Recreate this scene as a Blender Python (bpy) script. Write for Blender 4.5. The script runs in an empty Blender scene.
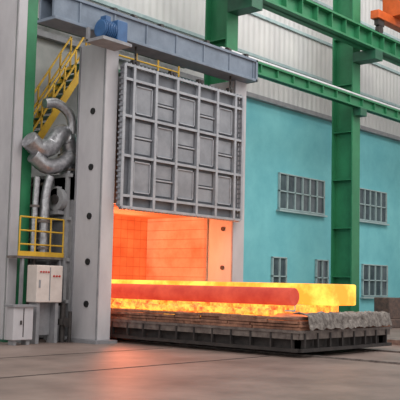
import bpy, bmesh, math, random
from mathutils import Vector, Matrix, noise
random.seed(7)
scene = bpy.context.scene
try:
    scene.view_settings.view_transform = 'Standard'
    scene.view_settings.look = 'None'
except Exception as e:
    print(e)

def lin(c):
    o = []
    for v in c:
        v /= 255.0
        o.append(v/12.92 if v <= 0.04045 else ((v+0.055)/1.055)**2.4)
    return (o[0], o[1], o[2], 1.0)

# ------------------------------------------------------------ materials
def paint(name, c1, c2=None, rough=0.6, metal=0.0, scale=3.0, bump=0.0, stretch=(1,1,1), lo=0.35, hi=0.7):
    m = bpy.data.materials.new(name); m.use_nodes = True
    nt = m.node_tree; N = nt.nodes; L = nt.links
    b = N['Principled BSDF']
    b.inputs['Roughness'].default_value = rough
    b.inputs['Metallic'].default_value = metal
    if c2 is None:
        c2 = tuple(max(0, v*0.82) for v in c1)
    tc = N.new('ShaderNodeTexCoord'); mp = N.new('ShaderNodeMapping')
    mp.inputs['Scale'].default_value = stretch
    L.new(tc.outputs['Object'], mp.inputs['Vector'])
    n = N.new('ShaderNodeTexNoise'); n.inputs['Scale'].default_value = scale
    n.inputs['Detail'].default_value = 8; n.inputs['Roughness'].default_value = 0.65
    L.new(mp.outputs[0], n.inputs['Vector'])
    r = N.new('ShaderNodeValToRGB')
    r.color_ramp.elements[0].position = lo; r.color_ramp.elements[0].color = lin(c2)
    r.color_ramp.elements[1].position = hi; r.color_ramp.elements[1].color = lin(c1)
    L.new(n.outputs['Fac'], r.inputs['Fac'])
    L.new(r.outputs['Color'], b.inputs['Base Color'])
    if bump > 0:
        bp = N.new('ShaderNodeBump'); bp.inputs['Strength'].default_value = bump
        bp.inputs['Distance'].default_value = 0.02
        L.new(n.outputs['Fac'], bp.inputs['Height']); L.new(bp.outputs[0], b.inputs['Normal'])
    return m

def hot(name, c_hot, c_cool, strength, scale=4.0, lo=0.35, hi=0.65, base=(90,60,50), stretch=(1,1,1), brick=None):
    m = bpy.data.materials.new(name); m.use_nodes = True
    nt = m.node_tree; N = nt.nodes; L = nt.links
    b = N['Principled BSDF']
    b.inputs['Roughness'].default_value = 0.85
    b.inputs['Base Color'].default_value = lin(base)
    tc = N.new('ShaderNodeTexCoord'); mp = N.new('ShaderNodeMapping')
    mp.inputs['Scale'].default_value = stretch
    L.new(tc.outputs['Object'], mp.inputs['Vector'])
    n = N.new('ShaderNodeTexNoise'); n.inputs['Scale'].default_value = scale; n.inputs['Detail'].default_value = 6
    n.inputs['Roughness'].default_value = 0.65
    L.new(mp.outputs[0], n.inputs['Vector'])
    r = N.new('ShaderNodeValToRGB')
    r.color_ramp.elements[0].position = lo; r.color_ramp.elements[0].color = lin(c_cool)
    r.color_ramp.elements[1].position = hi; r.color_ramp.elements[1].color = lin(c_hot)
    L.new(n.outputs['Fac'], r.inputs['Fac'])
    out = r.outputs['Color']
    if brick:
        mp2 = N.new('ShaderNodeMapping'); mp2.inputs['Rotation'].default_value = brick
        L.new(tc.outputs['Object'], mp2.inputs['Vector'])
        bt = N.new('ShaderNodeTexBrick')
        bt.inputs['Color1'].default_value = (1,1,1,1); bt.inputs['Color2'].default_value = (.92,.87,.85,1)
        bt.inputs['Mortar'].default_value = (.74,.54,.46,1)
        bt.inputs['Scale'].default_value = 1.0
        bt.inputs['Mortar Size'].default_value = 0.012
        bt.inputs['Brick Width'].default_value = 0.3; bt.inputs['Row Height'].default_value = 0.3
        bt.offset = 0.0
        L.new(mp2.outputs[0], bt.inputs['Vector'])
        mx = N.new('ShaderNodeMixRGB'); mx.blend_type = 'MULTIPLY'; mx.inputs[0].default_value = 1
        L.new(out, mx.inputs[1]); L.new(bt.outputs['Color'], mx.inputs[2])
        out = mx.outputs[0]
    L.new(out, b.inputs['Emission Color'])
    b.inputs['Emission Strength'].default_value = strength
    return m

def ribbed(name, c1, c2, width):
    m = bpy.data.materials.new(name); m.use_nodes = True
    nt = m.node_tree; N = nt.nodes; L = nt.links
    b = N['Principled BSDF']; b.inputs['Roughness'].default_value = 0.55
    tc = N.new('ShaderNodeTexCoord')
    w = N.new('ShaderNodeTexWave'); w.wave_type = 'BANDS'; w.bands_direction = 'X'; w.wave_profile = 'SIN'
    w.inputs['Scale'].default_value = 0.314/width*1.0
    L.new(tc.outputs['Object'], w.inputs['Vector'])
    n = N.new('ShaderNodeTexNoise'); n.inputs['Scale'].default_value = 0.7
    L.new(tc.outputs['Object'], n.inputs['Vector'])
    r = N.new('ShaderNodeValToRGB')
    r.color_ramp.elements[0].position = 0.3; r.color_ramp.elements[0].color = lin(c2)
    r.color_ramp.elements[1].position = 0.7; r.color_ramp.elements[1].color = lin(c1)
    L.new(n.outputs['Fac'], r.inputs['Fac']); L.new(r.outputs['Color'], b.inputs['Base Color'])
    bp = N.new('ShaderNodeBump'); bp.inputs['Strength'].default_value = 0.6; bp.inputs['Distance'].default_value = 0.05
    L.new(w.outputs['Fac'], bp.inputs['Height']); L.new(bp.outputs[0], b.inputs['Normal'])
    return m

M = {}
M['col']    = paint('column_grey_paint', (196,193,197), (174,171,176), 0.5, scale=1.2, stretch=(1,1,.4))
M['coldk']  = paint('column_grey_shade', (150,150,154), (125,125,130), 0.5)
M['header'] = paint('header_blue_grey', (120,132,148), (98,110,126), 0.5)
M['door']   = paint('door_steel', (146,149,156), (122,125,132), 0.5, metal=0.1, scale=2)
M['doorrib']= paint('door_rib_steel', (170,173,180), (146,149,156), 0.5, metal=0.1, scale=4)
M['doordk'] = paint('door_dark', (114,117,124), (94,97,104), 0.6)
M['body']   = paint('furnace_casing', (138,138,140), (104,104,108), 0.6, scale=2.5)
M['bodyrib']= paint('furnace_casing_rib', (160,160,162), (130,130,134), 0.6)
M['dark']   = paint('dark_steel', (72,66,64), (44,41,42), 0.6, metal=0.2, scale=5)
M['rusty']  = paint('rusty_steel', (112,88,78), (66,58,56), 0.8, scale=6, bump=0.3)
M['steel']  = paint('worn_steel', (140,130,124), (92,82,80), 0.55, metal=0.3, scale=5, bump=0.2)
M['refr']   = paint('refractory_brick', (176,128,104), (100,70,60), 0.95, scale=4, bump=0.6)
M['green']  = paint('green_paint', (46,128,86), (36,108,72), 0.5, scale=1.5)
M['greendk']= paint('dark_green_paint', (34,96,70), (26,78,58), 0.5)
M['yellow'] = paint('yellow_paint', (222,178,52), (190,146,40), 0.5)
M['orange'] = paint('orange_paint', (214,100,40), (180,80,30), 0.5)
M['blue']   = paint('blue_paint', (62,104,152), (48,84,128), 0.45)
M['silver'] = paint('insulation_foil', (205,205,208), (150,150,155), 0.32, metal=0.85, scale=9, bump=0.5)
M['blanket']= paint('dusty_blanket', (160,152,146), (84,76,72), 0.6, metal=0.3, scale=9, bump=0.6)
M['cream']  = paint('cabinet_cream', (218,206,200), (200,188,182), 0.5)
M['red']    = paint('red_button', (190,40,30), (170,30,25), 0.4)
M['cyan']   = paint('cyan_wall_paint', (128,202,208), (108,184,194), 0.85, scale=0.9, bump=0.1)
M['greyw']  = ribbed('grey_cladding', (212,211,210), (194,193,194), 0.35)
M['greyl']  = paint('grey_plain_cladding', (190,190,188), (160,162,162), 0.8, scale=1)
M['frame']  = paint('window_frame', (176,196,196), (150,172,176), 0.5)
M['glass']  = paint('window_glass', (98,112,118), (62,72,80), 0.15, scale=1.2)
M['white']  = paint('white_pipe', (225,225,228), (205,205,210), 0.5)
M['black']  = paint('hole_shade_black', (30,30,32), (20,20,22), 0.6)  # black that paints in the shade inside the column holes
M['concrete']= paint('floor_concrete', (146,127,119), (104,89,83), 0.5, scale=0.6, bump=0.12)
M['floordk']= paint('floor_dark_line', (72,62,60), (52,46,46), 0.9)
M['hotwall']= hot('glowing_lining_side', (255,150,98), (248,96,48), 1.05, scale=0.6, brick=(math.pi/2,0,math.pi/2))
M['hotback']= hot('glowing_lining_back', (255,114,56), (242,80,34), 1.0, scale=0.9, brick=(math.pi/2,0,0))
M['hotslab']= hot('yellow_hot_steel', (255,216,84), (255,156,40), 1.5, scale=1.1, lo=.4, hi=.6)
M['hotbil'] = hot('red_hot_billet', (232,88,64), (194,48,38), 0.75, scale=1.4, base=(120,50,40))
M['hotbrk'] = hot('glowing_refractory', (255,180,66), (190,58,24), 1.7, scale=4, lo=.36, hi=.6, base=(140,90,60))
M['warmbrk']= hot('warm_refractory', (240,112,44), (84,32,18), 0.95, scale=2.5, lo=.38, hi=.7, base=(168,112,86))

# ------------------------------------------------------------ builders
def empty(name, loc):
    e = bpy.data.objects.new(name, None); e.location = loc; e.empty_display_size = .3
    scene.collection.objects.link(e); return e

class Part:
    def __init__(s): s.bm = bmesh.new()
    def box(s, x0,x1,y0,y1,z0,z1, rot=None, piv=None):
        vs = [Vector((x,y,z)) for x in (x0,x1) for y in (y0,y1) for z in (z0,z1)]
        if rot is not None:
            p = Vector(piv) if piv else Vector(((x0+x1)/2,(y0+y1)/2,(z0+z1)/2))
            vs = [rot @ (v-p) + p for v in vs]
        v = [s.bm.verts.new(q) for q in vs]
        for f in ((0,1,3,2),(4,6,7,5),(0,4,5,1),(2,3,7,6),(0,2,6,4),(1,5,7,3)):
            s.bm.faces.new([v[i] for i in f])
        return s
    def cyl(s, a, b, r, n=20, r2=None):
        a = Vector(a); b = Vector(b); d = b-a; L = d.length
        q = d.to_track_quat('Z','Y').to_matrix().to_4x4()
        mat = Matrix.Translation((a+b)/2) @ q
        bmesh.ops.create_cone(s.bm, cap_ends=True, segments=n, radius1=r, radius2=r if r2 is None else r2, depth=L, matrix=mat)
        return s
    def beam(s, a, b, w, h):
        a = Vector(a); b = Vector(b); d = b-a
        q = d.to_track_quat('X','Z').to_matrix().to_4x4()
        mat = Matrix.Translation((a+b)/2) @ q @ Matrix.Diagonal((d.length, w, h, 1))
        bmesh.ops.create_cube(s.bm, size=1, matrix=mat); return s
    def tube(s, pts, r, n=16, sub=8, ridge=0.0):
        P = [Vector(p) for p in pts]; P = [P[0]*2-P[1]]+P+[P[-1]*2-P[-2]]
        path = []
        for i in range(1, len(P)-2):
            for k in range(sub):
                t = k/sub
                path.append(0.5*((2*P[i])+(-P[i-1]+P[i+1])*t+(2*P[i-1]-5*P[i]+4*P[i+1]-P[i+2])*t*t+(-P[i-1]+3*P[i]-3*P[i+1]+P[i+2])*t**3))
        path.append(P[-2])
        rings = []; up = Vector((0.13,0.31,0.94)).normalized()
        for i,p in enumerate(path):
            d = (path[min(i+1,len(path)-1)]-path[max(i-1,0)]).normalized()
            sx = d.cross(up)
            if sx.length < 1e-3: sx = d.orthogonal()
            sx.normalize(); up = sx.cross(d).normalized()
            rr = r*(1+(ridge if i%2 else 0))
            rings.append([s.bm.verts.new(p+(sx*math.cos(a)+up*math.sin(a))*rr) for a in [2*math.pi*j/n for j in range(n)]])
        for i in range(len(rings)-1):
            for j in range(n):
                s.bm.faces.new((rings[i][j],rings[i][(j+1)%n],rings[i+1][(j+1)%n],rings[i+1][j]))
        s.bm.faces.new(rings[0][::-1]); s.bm.faces.new(rings[-1]); return s
    def out(s, name, mat, parent=None, bevel=0.0, smooth=False):
        bmesh.ops.recalc_face_normals(s.bm, faces=s.bm.faces)
        me = bpy.data.meshes.new(name); s.bm.to_mesh(me); s.bm.free()
        if smooth:
            for p in me.polygons: p.use_smooth = True
        o = bpy.data.objects.new(name, me); scene.collection.objects.link(o)
        me.materials.append(M[mat])
        if smooth:
            try:
                me.set_sharp_from_angle(angle=math.radians(40))
            except Exception: pass
        if bevel:
            b = o.modifiers.new('bevel','BEVEL'); b.width = bevel; b.segments = 2; b.limit_method='ANGLE'
        if parent:
            o.parent = parent; o.matrix_parent_inverse = Matrix.Translation(-parent.location)
        return o

# ------------------------------------------------------------ camera
th = math.radians(5.5); ro = math.radians(1.3)
fh = Vector((.7566,.6539,0)).normalized(); rh = Vector((fh.y,-fh.x,0)); zz = Vector((0,0,1))
fw = fh*math.cos(th)+zz*math.sin(th); up = -fh*math.sin(th)+zz*math.cos(th)
r2 = rh*math.cos(ro)+up*math.sin(ro); u2 = up*math.cos(ro)-rh*math.sin(ro)
cam = bpy.data.cameras.new('camera'); co = bpy.data.objects.new('camera', cam); scene.collection.objects.link(co)
mt = Matrix((r2,u2,-fw)).transposed().to_4x4(); mt.translation = Vector((0,0,1.6)); co.matrix_world = mt
cam.sensor_width = 36; cam.lens = 866/400*36; cam.clip_end = 300
scene.camera = co

# ------------------------------------------------------------ floor & wall
Part().box(-15,70,-6,20.8,-0.3,0).out('floor','concrete')
WY = 20.6
p = Part().box(21.8,70,WY,WY+.3,0,9.0); p.out('wall_back','cyan')
Part().box(-15,21.8,WY,WY+.3,0,9.0).out('wall_back_grey','greyl')
e = empty('wall_upper_cladding',(20,WY,9))
Part().box(-15,70,WY-.02,WY+.3,9.0,20).out('cladding','greyw',e)
q = Part()
for z in (10.6,12.3,14.0,15.7):
    q.box(-15,70,WY-.12,WY-.02,z,z+.12)
q.out('cladding_rails','frame',e)
q = Part().box(-15,70,WY-.25,WY-.02,8.9,9.08); q.out('ledge','coldk',e)

def window(i,x0,x1,z0,z1,nx,nz):
    w = empty('window_%d'%i,((x0+x1)/2,WY,z0))
    Part().box(x0,x1,WY-.03,WY-.002,z0,z1).out('glass','glass',w)
    f = Part(); t=.03
    for k in range(nx+1):
        x = x0+(x1-x0)*k/nx; f.box(x-t,x+t,WY-.1,WY-.005,z0,z1)
    for k in range(nz+1):
        z = z0+(z1-z0)*k/nz; f.box(x0-t,x1+t,WY-.1,WY-.005,z-t*.8,z+t*.8)
    f.box(x0-.12,x1+.12,WY-.18,WY-.005,z0-.12,z0-.05)
    f.out('frame','frame',w)
window(1,28.7,32.05,4.72,6.17,6,2)
window(2,34.5,37.6,4.72,6.17,6,2)
window(3,40.2,43.3,4.72,6.17,6,2)
window(4,28.3,29.25,1.2,2.72,2,2)
window(5,31.5,32.4,1.2,2.72,2,2)
window(6,35.4,37.7,1.2,2.65,4,2)

# ------------------------------------------------------------ building columns
def hcol(x0,y0,a=.6,b=1.0,H=19,grey=False):
    e = empty('steel_column',(x0+a/2,y0+b/2,0))
    p = Part().box(x0,x0+a,y0,y0+.06,0,H).box(x0,x0+a,y0+b-.06,y0+b,0,H)
    p.box(x0+a/2-.04,x0+a/2+.04,y0+.05,y0+b-.05,0,H)
    for k in range(1,10): p.box(x0+.02,x0+a-.02,y0+.05,y0+b-.05,k*2-.02,k*2+.02)
    p.out('h_section','green',e)
    Part().box(x0-.15,x0+a+.15,y0-.15,y0+b+.15,0,.06).out('base_plate','greendk',e)
    if grey:
        Part().box(x0-.05,x0+.04,y0+.07,y0+b+.2,.06,H).box(x0-.05,x0+.22,y0-.05,y0-.002,.06,H).out('side_plate','col',e)
    return e
hcol(13.75,18.35,b=.95,grey=True)
hcol(22.45,18.35)
hcol(30.75,18.35)
hcol(39.1,18.35)

e = empty('crane_runway_beam',(26,18.5,9))
p = Part().box(21.6,48,18.0,18.3,8.95,9.02).box(21.6,48,18.0,18.3,9.33,9.4).box(21.6,48,18.12,18.18,8.95,9.4)
for k in range(26): p.box(22+k,22.04+k,18.02,18.28,9.0,9.35)
p.out('girder','green',e)
Part().cyl((21.8,18.06,9.45),(48,18.06,9.45),.05,10).out('cable_pipe','white',e)
p = Part()
for x in (22.75,31.05,39.4): p.box(x-.25,x+.25,18.0,18.36,8.65,8.95)
p.out('brackets','greendk',e)

e = empty('crane_runway_beam',(26,17.8,11.3))
p = Part().box(12,48,17.3,17.9,11.3,11.38).box(12,48,17.3,17.9,11.97,12.05).box(12,48,17.55,17.63,11.3,12.05)
for k in range(34): p.box(12.5+k,12.54+k,17.33,17.87,11.35,12.0)
p.out('girder','green',e)
Part().box(12,48,17.55,17.66,12.05,12.15).out('rail','steel',e)
p = Part()
for x in (14.05,22.75,31.05,39.4): p.box(x-.3,x+.3,17.3,18.36,10.9,11.3)
p.out('brackets','greendk',e)

e = empty('overhead_crane',(32.5,17.6,12.15))
p = Part().box(31.2,34.6,17.4,17.8,12.75,13.1)
p.out('end_carriage','orange',e,bevel=.02)
p = Part()
for x in (31.6,34.2): p.box(x-.25,x+.25,17.5,17.7,12.5,12.8).cyl((x,17.52,12.35),(x,17.68,12.35),.2)
p.out('wheels','dark',e)
Part().box(32.4,33.4,10,17.9,13.1,14.1).out('bridge_girder','orange',e,bevel=.02)

e = empty('wall_bracing_truss',(18,20.2,9.4)); p = Part()
p.beam((13.9,20.3,9.3),(22.5,20.3,9.3),.12,.16).beam((13.9,20.3,10.3),(22.5,20.3,10.3),.12,.16)
for k in range(6):
    a=13.9+k*1.43; p.beam((a,20.3,9.3),(a+.715,20.3,10.3),.08,.1).beam((a+.715,20.3,10.3),(a+1.43,20.3,9.3),.08,.1)
p.out('truss','greendk',e)

# ------------------------------------------------------------ furnace
F = empty('car_bottom_furnace',(18.3,18.5,0))
X0,X1,Y0,Y1 = 15.3,21.35,16.6,17.65
p = Part().box(15.3,15.75,Y0,Y1,0.08,7.95).box(20.8,21.35,Y0,Y1,0.08,7.95)
p.out('portal_columns','col',F,bevel=.015)
p = Part().box(15.15,15.9,Y0-.12,Y1,0,.08).box(20.7,21.5,Y0-.12,Y1,0,.08).out('base_plates','coldk',F)
p = Part()
for x in (15.3,20.8):
    for y in (Y0,Y1-.05):
        p.box(x-.03,x,y,y+.05,.08,7.95)
p.out('column_flanges','coldk',F)
p = Part()
for z in (1.0,2.1,3.3,4.6,6.1): p.cyl((15.27,17.05,z),(15.31,17.05,z),.085,20)
for z in (1.0,2.1,3.3): p.cyl((20.77,17.0,z),(20.81,17.0,z),.07,20)
p.out('column_hole_discs','black',F)  # raised black discs, coloured as the darkness of open holes
p = Part().box(13.2,21.4,16.2,16.9,7.95,8.03).box(13.2,21.4,16.2,16.9,8.57,8.65).box(13.2,21.4,16.26,16.34,8.0,8.6).box(13.2,21.4,16.78,16.84,8.0,8.6).box(21.3,21.4,16.2,16.9,7.95,8.65)
p.out('header_beam','header',F,bevel=.01)
p = Part()
for k in range(7): p.box(14+k*1.2,14.05+k*1.2,16.23,16.27,8.03,8.57)
p.out('header_stiffeners','header',F)
p = Part().cyl((15.2,16.55,8.76),(21.2,16.55,8.76),.035)
for x in (16.2,20.3): p.cyl((x-.06,16.55,8.76),(x+.06,16.55,8.76),.11,24)
for x in (15.4,17.2,19.2,21.1): p.box(x-.06,x+.06,16.4,16.7,8.6,8.82)
p.out('hoist_shaft','dark',F,smooth=True)
p = Part()
for x in (16.2,20.3):
    for k in range(6):
        z = 7.5+k*.09
        p.box(x-(.03 if k%2 else .015),x+(.03 if k%2 else .015),16.42-(.012 if k%2 else .03),16.42+(.012 if k%2 else .03),z,z+.1)
p.out('lifting_chains','dark',F)
cz = 4.45
p = Part()
p.box(15.2,15.6,Y1,20.5,0,cz)
p.box(20.95,21.5,Y1,20.5,0,cz)
p.box(15.2,21.5,20.35,20.5,0,cz)
p.box(15.2,21.5,Y1,20.5,3.75,cz)
p.box(15.6,20.95,Y1-.35,Y1+.02,3.75,7.3)
p.out('casing','body',F)
p = Part()
for y in (17.75,18.4,19.05,19.7,20.35): p.box(15.1,15.2,y,y+.09,0,cz)
for z in (.05,1.0,2.1,3.2,4.36): p.box(15.12,15.2,Y1,20.5,z,z+.09)
p.out('casing_ribs','bodyrib',F)
Part().box(20.72,20.95,Y1+.05,20.3,0.3,3.8).out('lining_right','hotwall',F)
Part().box(15.6,15.8,Y1+.05,20.3,0.3,3.8).out('lining_left','hotwall',F)
Part().box(15.8,20.72,20.2,20.36,0.3,3.8).out('lining_back','hotback',F)
Part().box(15.8,20.72,Y1,20.2,3.7,3.8).out('lining_roof','hotback',F)
p = Part().cyl((14.35,15.85,7.92),(14.75,15.85,7.92),.22,28).box(14.75,15.1,15.62,16.12,7.65,8.2)
p.out('hoist_motor_and_gearbox','blue',F,bevel=.02,smooth=True)
p = Part()
for k in range(6): p.cyl((14.38+k*.06,15.85,7.92),(14.4+k*.06,15.85,7.92),.245,28)
p.box(14.45,14.62,15.75,15.95,8.12,8.26); p.out('hoist_motor_fins','blue',F)
Part().box(14.2,15.2,15.55,16.2,7.57,7.65).box(14.2,14.28,16.12,16.2,7.6,7.96).box(15.1,15.2,16.12,16.2,7.6,7.96).out('hoist_motor_bracket','coldk',F)

# door
D = empty('furnace_door',(18.3,16.45,3.52))
dx0,dx1,dz0,dz1 = 15.76,20.86,3.56,7.38
W=dx1-dx0; H=dz1-dz0
Part().box(dx0+.05,dx1-.05,16.47,16.59,dz0+.03,dz1-.03).out('back_plate','doordk',D)
vx = [0,.07,.24,.41,.59,.76,.93,1]; hz=[0,.08,.36,.64,.90,1]
p = Part()
for f in vx:
    x = dx0+f*W; p.box(x-.015,x+.015,16.36,16.48,dz0,dz1); p.box(x-.045,x+.045,16.335,16.365,dz0,dz1)
for f in hz:
    z = dz0+f*H; p.box(dx0,dx1,16.365,16.48,z-.015,z+.015); p.box(dx0,dx1,16.345,16.37,z-.035,z+.035)
p.out('rib_grid','doorrib',D)
p = Part(); q = Part()
for i in range(1,len(vx)-2):
    for j in range(1,len(hz)-2):
        a = dx0+vx[i]*W+.11; b = dx0+vx[i+1]*W-.11; c = dz0+hz[j]*H+.11; d = dz0+hz[j+1]*H-.11
        k = (i+j)%2
        if k == 0:
            p.box(a,b,16.42,16.48,c,d)
            q.box(a,a+.03,16.39,16.43,c,d).box(b-.03,b,16.39,16.43,c,d).box(a,b,16.39,16.43,c,c+.03).box(a,b,16.39,16.43,d-.03,d)
        else:
            p.box(a,b,16.43,16.48,c,(c+d)/2-.06).box(a,b,16.43,16.48,(c+d)/2+.06,d)
            q.box(a-.05,b+.05,16.41,16.48,(c+d)/2-.02,(c+d)/2+.02)
p.out('panel_plates','door',D); q.out('panel_caps','doorrib',D)
p = Part()
n = 26
for k in range(n):
    z = dz0+.05+(H-.15)*k/(n-1)
    p.box(dx0-.06,dx0+.02,16.36,16.5,z,z+.05); p.box(dx1-.02,dx1+.06,16.36,16.5,z,z+.05)
n = 34
for k in range(n):
    x = dx0+.05+(W-.15)*k/(n-1)
    p.box(x,x+.05,16.36,16.5,dz0-.06,dz0+.02); p.box(x,x+.05,16.36,16.5,dz1-.02,dz1+.07)
p.out('edge_clamps','door',D)
p = Part()
for x in (16.2,17.7,18.9,20.3):
    p.box(x-.12,x+.12,16.38,16.5,dz1,dz1+.18).cyl((x,16.34,dz1+.1),(x,16.54,dz1+.1),.05)
p.out('lifting_lugs','dark',D)

# ------------------------------------------------------------ hearth car
C = empty('hearth_car',(18.2,15,0))
cx0,cx1,cy0,cy1 = 16.2,20.3,11.0,20.1
Part().box(cx0+.05,cx1-.05,cy0+.05,cy1,.6,.80).out('brick_bed','refr',C,bevel=.01)
p = Part(); q = Part()
ny = 22; nxx=10
for j in range(ny):
    for i in range(nxx):
        x = cx0+(cx1-cx0)*i/nxx; y = cy0+(cy1-cy0)*j/ny
        hgt = .85+random.random()*.05
        t = q if (random.random()<.35 and y>12) else p
        t.box(x+.004,x+(cx1-cx0)/nxx-.004,y+.004,y+(cy1-cy0)/ny-.004,.79,hgt)
p.out('deck_bricks','warmbrk',C,bevel=.01); q.out('deck_bricks_glowing','hotbrk',C)
p = Part().box(cx0-.06,cx1+.06,cy0-.06,cy1,.54,.6)
p.box(cx0-.03,cx0+.03,cy0,cy1,.40,.54).box(cx1-.03,cx1+.03,cy0,cy1,.40,.54).box(cx0,cx1,cy0-.03,cy0+.03,.40,.54)
p.out('deck_plate','steel',C)
p = Part()
p.box(cx0+.1,cx0+.35,cy0+.1,cy1,.16,.5).box(cx1-.35,cx1-.1,cy0+.1,cy1,.16,.5).box(cx0+.1,cx1-.1,cy0+.1,cy0+.3,.16,.5)
for k in range(16):
    y = cy0+.15+k*.58; p.box(cx0-.05,cx0+.05,y,y+.04,.2,.54)
for k in range(8):
    x = cx0+.15+k*.53; p.box(x,x+.05,cy0-.05,cy0+.05,.2,.54)
p.box(cx0-.08,cx0+.0,cy0,cy1,.12,.2).box(cx0,cx1,cy0-.08,cy0,.12,.2)
p.out('chassis','dark',C)
p = Part()
for x in (16.75,19.7):
    for k in range(8):
        y = 11.5+k*1.15; p.cyl((x-.07,y,.21),(x+.07,y,.21),.17,20)
p.out('wheels','rusty',C,smooth=True)
p = Part()
for layer in range(4):
    y = cy0+.02; z0 = .60+layer*.073
    while y < 19.8:
        L_ = .5+random.random()*1.1; o_ = random.random()*.07
        if random.random() < .93:
            p.box(cx0-.07+o_,cx0+.3,y,y+L_-.02,z0,z0+.055+random.random()*.018)
        y += L_
    x = cx0
    while x < cx1-.4:
        L_ = .4+random.random()*.5; o_ = random.random()*.07
        p.box(x,min(x+L_-.02,cx1),cy0-.07+o_,cy0+.3,z0,z0+.055+random.random()*.018)
        x += L_
p.out('edge_slabs','refr',C,bevel=.008)

e = empty('support_blocks',(18,15,.93))
p = Part()
for y in (12.2,13.6,15.0,16.4,17.8,19.0):
    p.box(16.9,17.35,y,y+.28,.93,1.12); p.box(18.2,19.8,y,y+.28,.93,1.12)
p.out('blocks','hotbrk',e,bevel=.01)
e = empty('glowing_scale_rubble',(16.6,15,.92)); p = Part()
for k in range(190):
    y = 12.0+random.random()*7.4; x = 16.32+random.random()*.4; s=.03+random.random()*.06
    R = Matrix.Rotation(random.random()*3,3,'Z') @ Matrix.Rotation(random.random()*.6,3,'X')
    p.box(x-s,x+s,y-s*1.8,y+s*1.8,.91,.91+s*1.5,rot=R)
p.out('rubble','hotbrk',e)

e = empty('hot_steel_billet',(17.1,15,1.32))
Part().cyl((17.1,11.75,1.335),(17.1,19.6,1.335),.21,48).out('round_bar','hotbil',e,bevel=.02,smooth=True)
e = empty('hot_steel_slab',(19,15,1.12))
o = Part().box(18.4,19.6,11.55,19.6,1.125,1.66).out('slab','hotslab',e,bevel=.04)

bm = bmesh.new(); nx_,ny_ = 60,14
grid=[[None]*(ny_+1) for _ in range(nx_+1)]
for i in range(nx_+1):
    for j in range(ny_+1):
        x = 16.35+3.75*i/nx_; s = j/ny_*0.7
        if s < .4: y = 11.32-s*.95; z=.97
        else: y = 10.93-(s-.4)*.25; z=.97-(s-.4)*1.1
        nn = noise.noise(Vector((x*4,s*6,1)))*.06; mm = noise.noise(Vector((x*9,s*12,5)))*.04
        grid[i][j] = bm.verts.new((x,y-.05+nn*.6,z+nn+mm+.0))
for i in range(nx_):
    for j in range(ny_):
        bm.faces.new((grid[i][j],grid[i+1][j],grid[i+1][j+1],grid[i][j+1]))
P_=Part(); P_.bm.free(); P_.bm=bm
o=P_.out('insulation_blanket','blanket')
o.modifiers.new('s','SOLIDIFY').thickness=.015

e = empty('track_rails',(18.2,8,0)); p = Part()
for x in (16.75,19.7): p.box(x-.04,x+.04,2,20.1,0,.04)
p.out('rails','steel',e)
Part().box(22.3,23.0,6,16.5,0,.14).out('track_curb','steel')
e = empty('floor_joint',(5,11.7,0)); Part().box(-5,16.1,11.68,11.74,0,.006).box(-5,16,14.6,14.64,0,.006).out('joint','floordk',e)

# ------------------------------------------------------------ left side equipment
e = empty('control_cabinet',(14.3,17.5,0))
Part().box(13.88,14.72,17.35,17.75,1.03,1.97).out('cabinet_box','cream',e,bevel=.02)
p = Part().box(14.29,14.31,17.335,17.35,1.08,1.92).box(13.95,14.0,17.335,17.35,1.4,1.6); p.out('door_seam','coldk',e)
p = Part()
for k in range(4): p.cyl((14.0+k*.08,17.35,1.8),(14.0+k*.08,17.32,1.8),.022,12)
for k in range(3): p.cyl((14.42+k*.09,17.35,1.7),(14.42+k*.09,17.32,1.7),.025,12)
p.out('buttons','red',e)
p = Part().box(13.95,14.05,17.4,17.7,0,1.03).box(14.55,14.65,17.4,17.7,0,1.03).box(14.05,14.55,17.6,17.64,.2,1.03)
p.out('pedestal','coldk',e)

e = empty('junction_box',(13.45,17.3,0))
Part().box(13.1,13.7,17.2,17.5,.12,.95).out('enclosure','col',e,bevel=.02)
Part().box(13.05,13.75,17.15,17.55,.93,.98).box(13.15,13.25,17.25,17.45,0,.12).box(13.55,13.65,17.25,17.45,0,.12).out('lid_and_feet','coldk',e)
Part().box(13.39,13.41,17.19,17.2,.2,.9).box(13.3,13.34,17.17,17.2,.5,.6).out('door_handle','dark',e)

e = empty('gas_valve_train',(14.88,17.4,0))
p = Part().cyl((14.85,17.45,0),(14.85,17.45,1.0),.07,16).cyl((14.97,17.3,0),(14.97,17.3,.8),.05,16)
p.cyl((14.85,17.45,.45),(14.85,17.45,.6),.13,20).cyl((14.85,17.3,.52),(14.85,17.45,.52),.05,12).cyl((14.85,17.28,.52),(14.85,17.3,.52),.12,20)
p.cyl((14.85,17.45,1.0),(14.85,17.75,1.0),.06,16)
p.out('valves','dark',e,smooth=True)

e = empty('access_platform',(14.4,17.9,2.2))
Part().box(13.6,15.1,17.8,18.25,2.14,2.2).out('deck','steel',e)
p = Part()
for x in (13.65,14.15,14.65,15.08): p.cyl((x,17.82,2.2),(x,17.82,3.2),.022,10)
for z in (2.5,2.85,3.2): p.cyl((13.65,17.82,z),(15.08,17.82,z),.022,10)
p.box(13.6,15.1,17.79,17.81,2.2,2.32)
p.out('handrail','yellow',e)
p = Part().box(13.78,13.85,17.85,17.93,0,2.14).box(15.0,15.08,17.85,17.93,0,2.14); p.out('posts','coldk',e)

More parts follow.
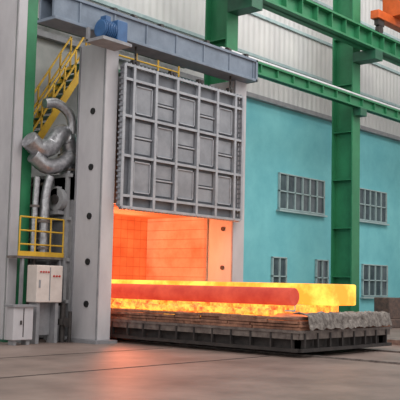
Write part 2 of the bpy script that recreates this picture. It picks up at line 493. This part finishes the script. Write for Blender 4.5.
e = empty('steel_staircase',(15.8,19.3,4.45))
A=Vector((14.6,19.3,4.5)); B=Vector((16.95,19.3,8.02))
p = Part().beam(A,B,.05,.2).beam(A+Vector((0,.7,0)),B+Vector((0,.7,0)),.05,.2)
for off in (.0,.7):
    o_=Vector((0,off,0))
    for hh in (.55,1.0): p.beam(A+o_+Vector((0,0,hh)),B+o_+Vector((0,0,hh)),.045,.045)
    for k in range(7):
        c=A+o_+(B-A)*k/6; p.beam(c,c+Vector((0,0,1.0)),.045,.045)
p.out('stringers_and_rails','yellow',e)
p = Part()
for k in range(15):
    c=A+(B-A)*(k+.5)/15; p.box(c.x-.14,c.x+.14,19.32,19.98,c.z-.02,c.z+.02)
p.out('treads','greendk',e)
e = empty('upper_walkway',(19.5,19.6,8.1))
p = Part().box(17,21,19.2,20.1,8.05,8.15)
p.out('deck','greendk',e)
p = Part()
for z in (8.6,9.1): p.cyl((17,19.22,z),(21,19.22,z),.03,8)
for k in range(5): p.cyl((17+k,19.22,8.15),(17+k,19.22,9.1),.03,8)
p.out('handrail','yellow',e)
p = Part()
for x in (17.1,20.9): p.box(x-.06,x+.06,19.6,19.72,4.45,8.05)
p.out('posts','greendk',e)

e = empty('exhaust_duct',(15.2,18.4,5))
p = Part().tube([(13.95,18.0,5.25),(14.3,18.02,5.05),(14.7,18.05,5.15),(15.0,18.1,5.5),(15.3,18.15,5.55),(15.5,18.2,5.15),(15.5,18.2,4.46)],.24,ridge=.07)
p.tube([(14.1,18.0,4.85),(14.5,17.95,4.6),(14.95,17.95,4.68),(15.35,17.98,4.95)],.2,ridge=.06)
p.tube([(15.45,18.0,5.6),(15.3,18.0,6.1),(14.9,18.05,6.35),(14.5,18.1,6.3)],.13,ridge=.05)
p.out('duct','silver',e,smooth=True)
p = Part()
for c in ((15.5,18.2,4.6),(15.5,18.2,5.0)): p.cyl((c[0],c[1],c[2]-.03),(c[0],c[1],c[2]+.03),.31,24)
p.out('flanges','steel',e)
e = empty('combustion_air_pipe',(14.75,18,2.2))
p = Part().tube([(14.6,18.05,2.21),(14.6,18.05,3.0),(14.62,18.05,3.8),(14.7,18.0,4.35)],.12,ridge=.04)
p.tube([(14.35,18.15,2.21),(14.35,18.15,3.2),(14.35,18.1,4.3)],.08,ridge=.04)
p.out('pipe','silver',e,smooth=True)
Part().cyl((14.6,18.05,3.1),(14.6,18.05,3.16),.18,24).cyl((14.6,18.05,2.4),(14.6,18.05,2.46),.18,24).cyl((14.35,18.15,3.5),(14.35,18.15,3.56),.13,24).out('flanges','steel',e)

e = empty('combustion_blower',(15.0,18.6,3.6))
p = Part().cyl((14.92,18.0,3.75),(15.08,18.0,3.75),.3,28).box(14.92,15.08,17.95,18.25,3.85,4.1)
p.out('fan_housing','bodyrib',e,smooth=True)
p = Part().cyl((14.86,18.0,3.75),(14.92,18.0,3.75),.13,20); p.out('motor','dark',e,smooth=True)
Part().box(14.9,15.12,17.85,18.3,3.35,3.45).out('bracket','coldk',e)
e = empty('gas_pipes',(15.0,18,3))
p = Part()
for y,r in ((18.9,.05),(19.2,.07),(19.5,.05)): p.cyl((15.0,y,0.0),(15.0,y,4.4),r,12)
for z in (1.5,2.7,4.2): p.cyl((15.0,18.4,z),(15.0,20.3,z),.05,12)
p.out('pipes','steel',e,smooth=True)

# ------------------------------------------------------------ right clutter
e = empty('machinery_skid',(33,17.3,0))
p = Part().box(30.9,35.5,16.8,17.9,0,.35).box(31.4,32.6,17,17.7,.35,1.2); p.out('base','rusty',e,bevel=.03)
p = Part().cyl((33.2,17.3,.8),(34.4,17.3,.8),.45,24).box(34.5,35.2,17,17.6,.35,1.5); p.out('tank','dark',e,smooth=True)

# ------------------------------------------------------------ lights
w = bpy.data.worlds.new('world'); scene.world = w; w.use_nodes=True
bg = w.node_tree.nodes['Background']; bg.inputs[0].default_value=(1,.98,.95,1); bg.inputs[1].default_value=.78
def area(name,loc,tgt,sx,sy,en,col):
    l=bpy.data.lights.new(name,'AREA'); l.shape='RECTANGLE'; l.size=sx; l.size_y=sy; l.energy=en; l.color=col
    o=bpy.data.objects.new(name,l); o.location=loc; scene.collection.objects.link(o)
    o.rotation_euler=(Vector(tgt)-Vector(loc)).to_track_quat('-Z','Y').to_euler(); return o
area('skylight_left',(0,8,16),(17,18,4),10,10,1150,(1,.97,.93))
area('skylight_roof',(28,8,19),(32,20,4),24,8,2600,(1,.98,.95))
area('front_fill',(14,0,16),(18,17,5),14,6,650,(1,.98,.95))  # added fill lamp, lightens the door and other front faces
area('chamber_glow_fill',(18.2,19.9,3.0),(18.2,12,0.3),3.5,1.0,420,(1,.22,.09))  # added orange lamp, strengthens the glow the hot chamber throws outward
print('CHECK done')
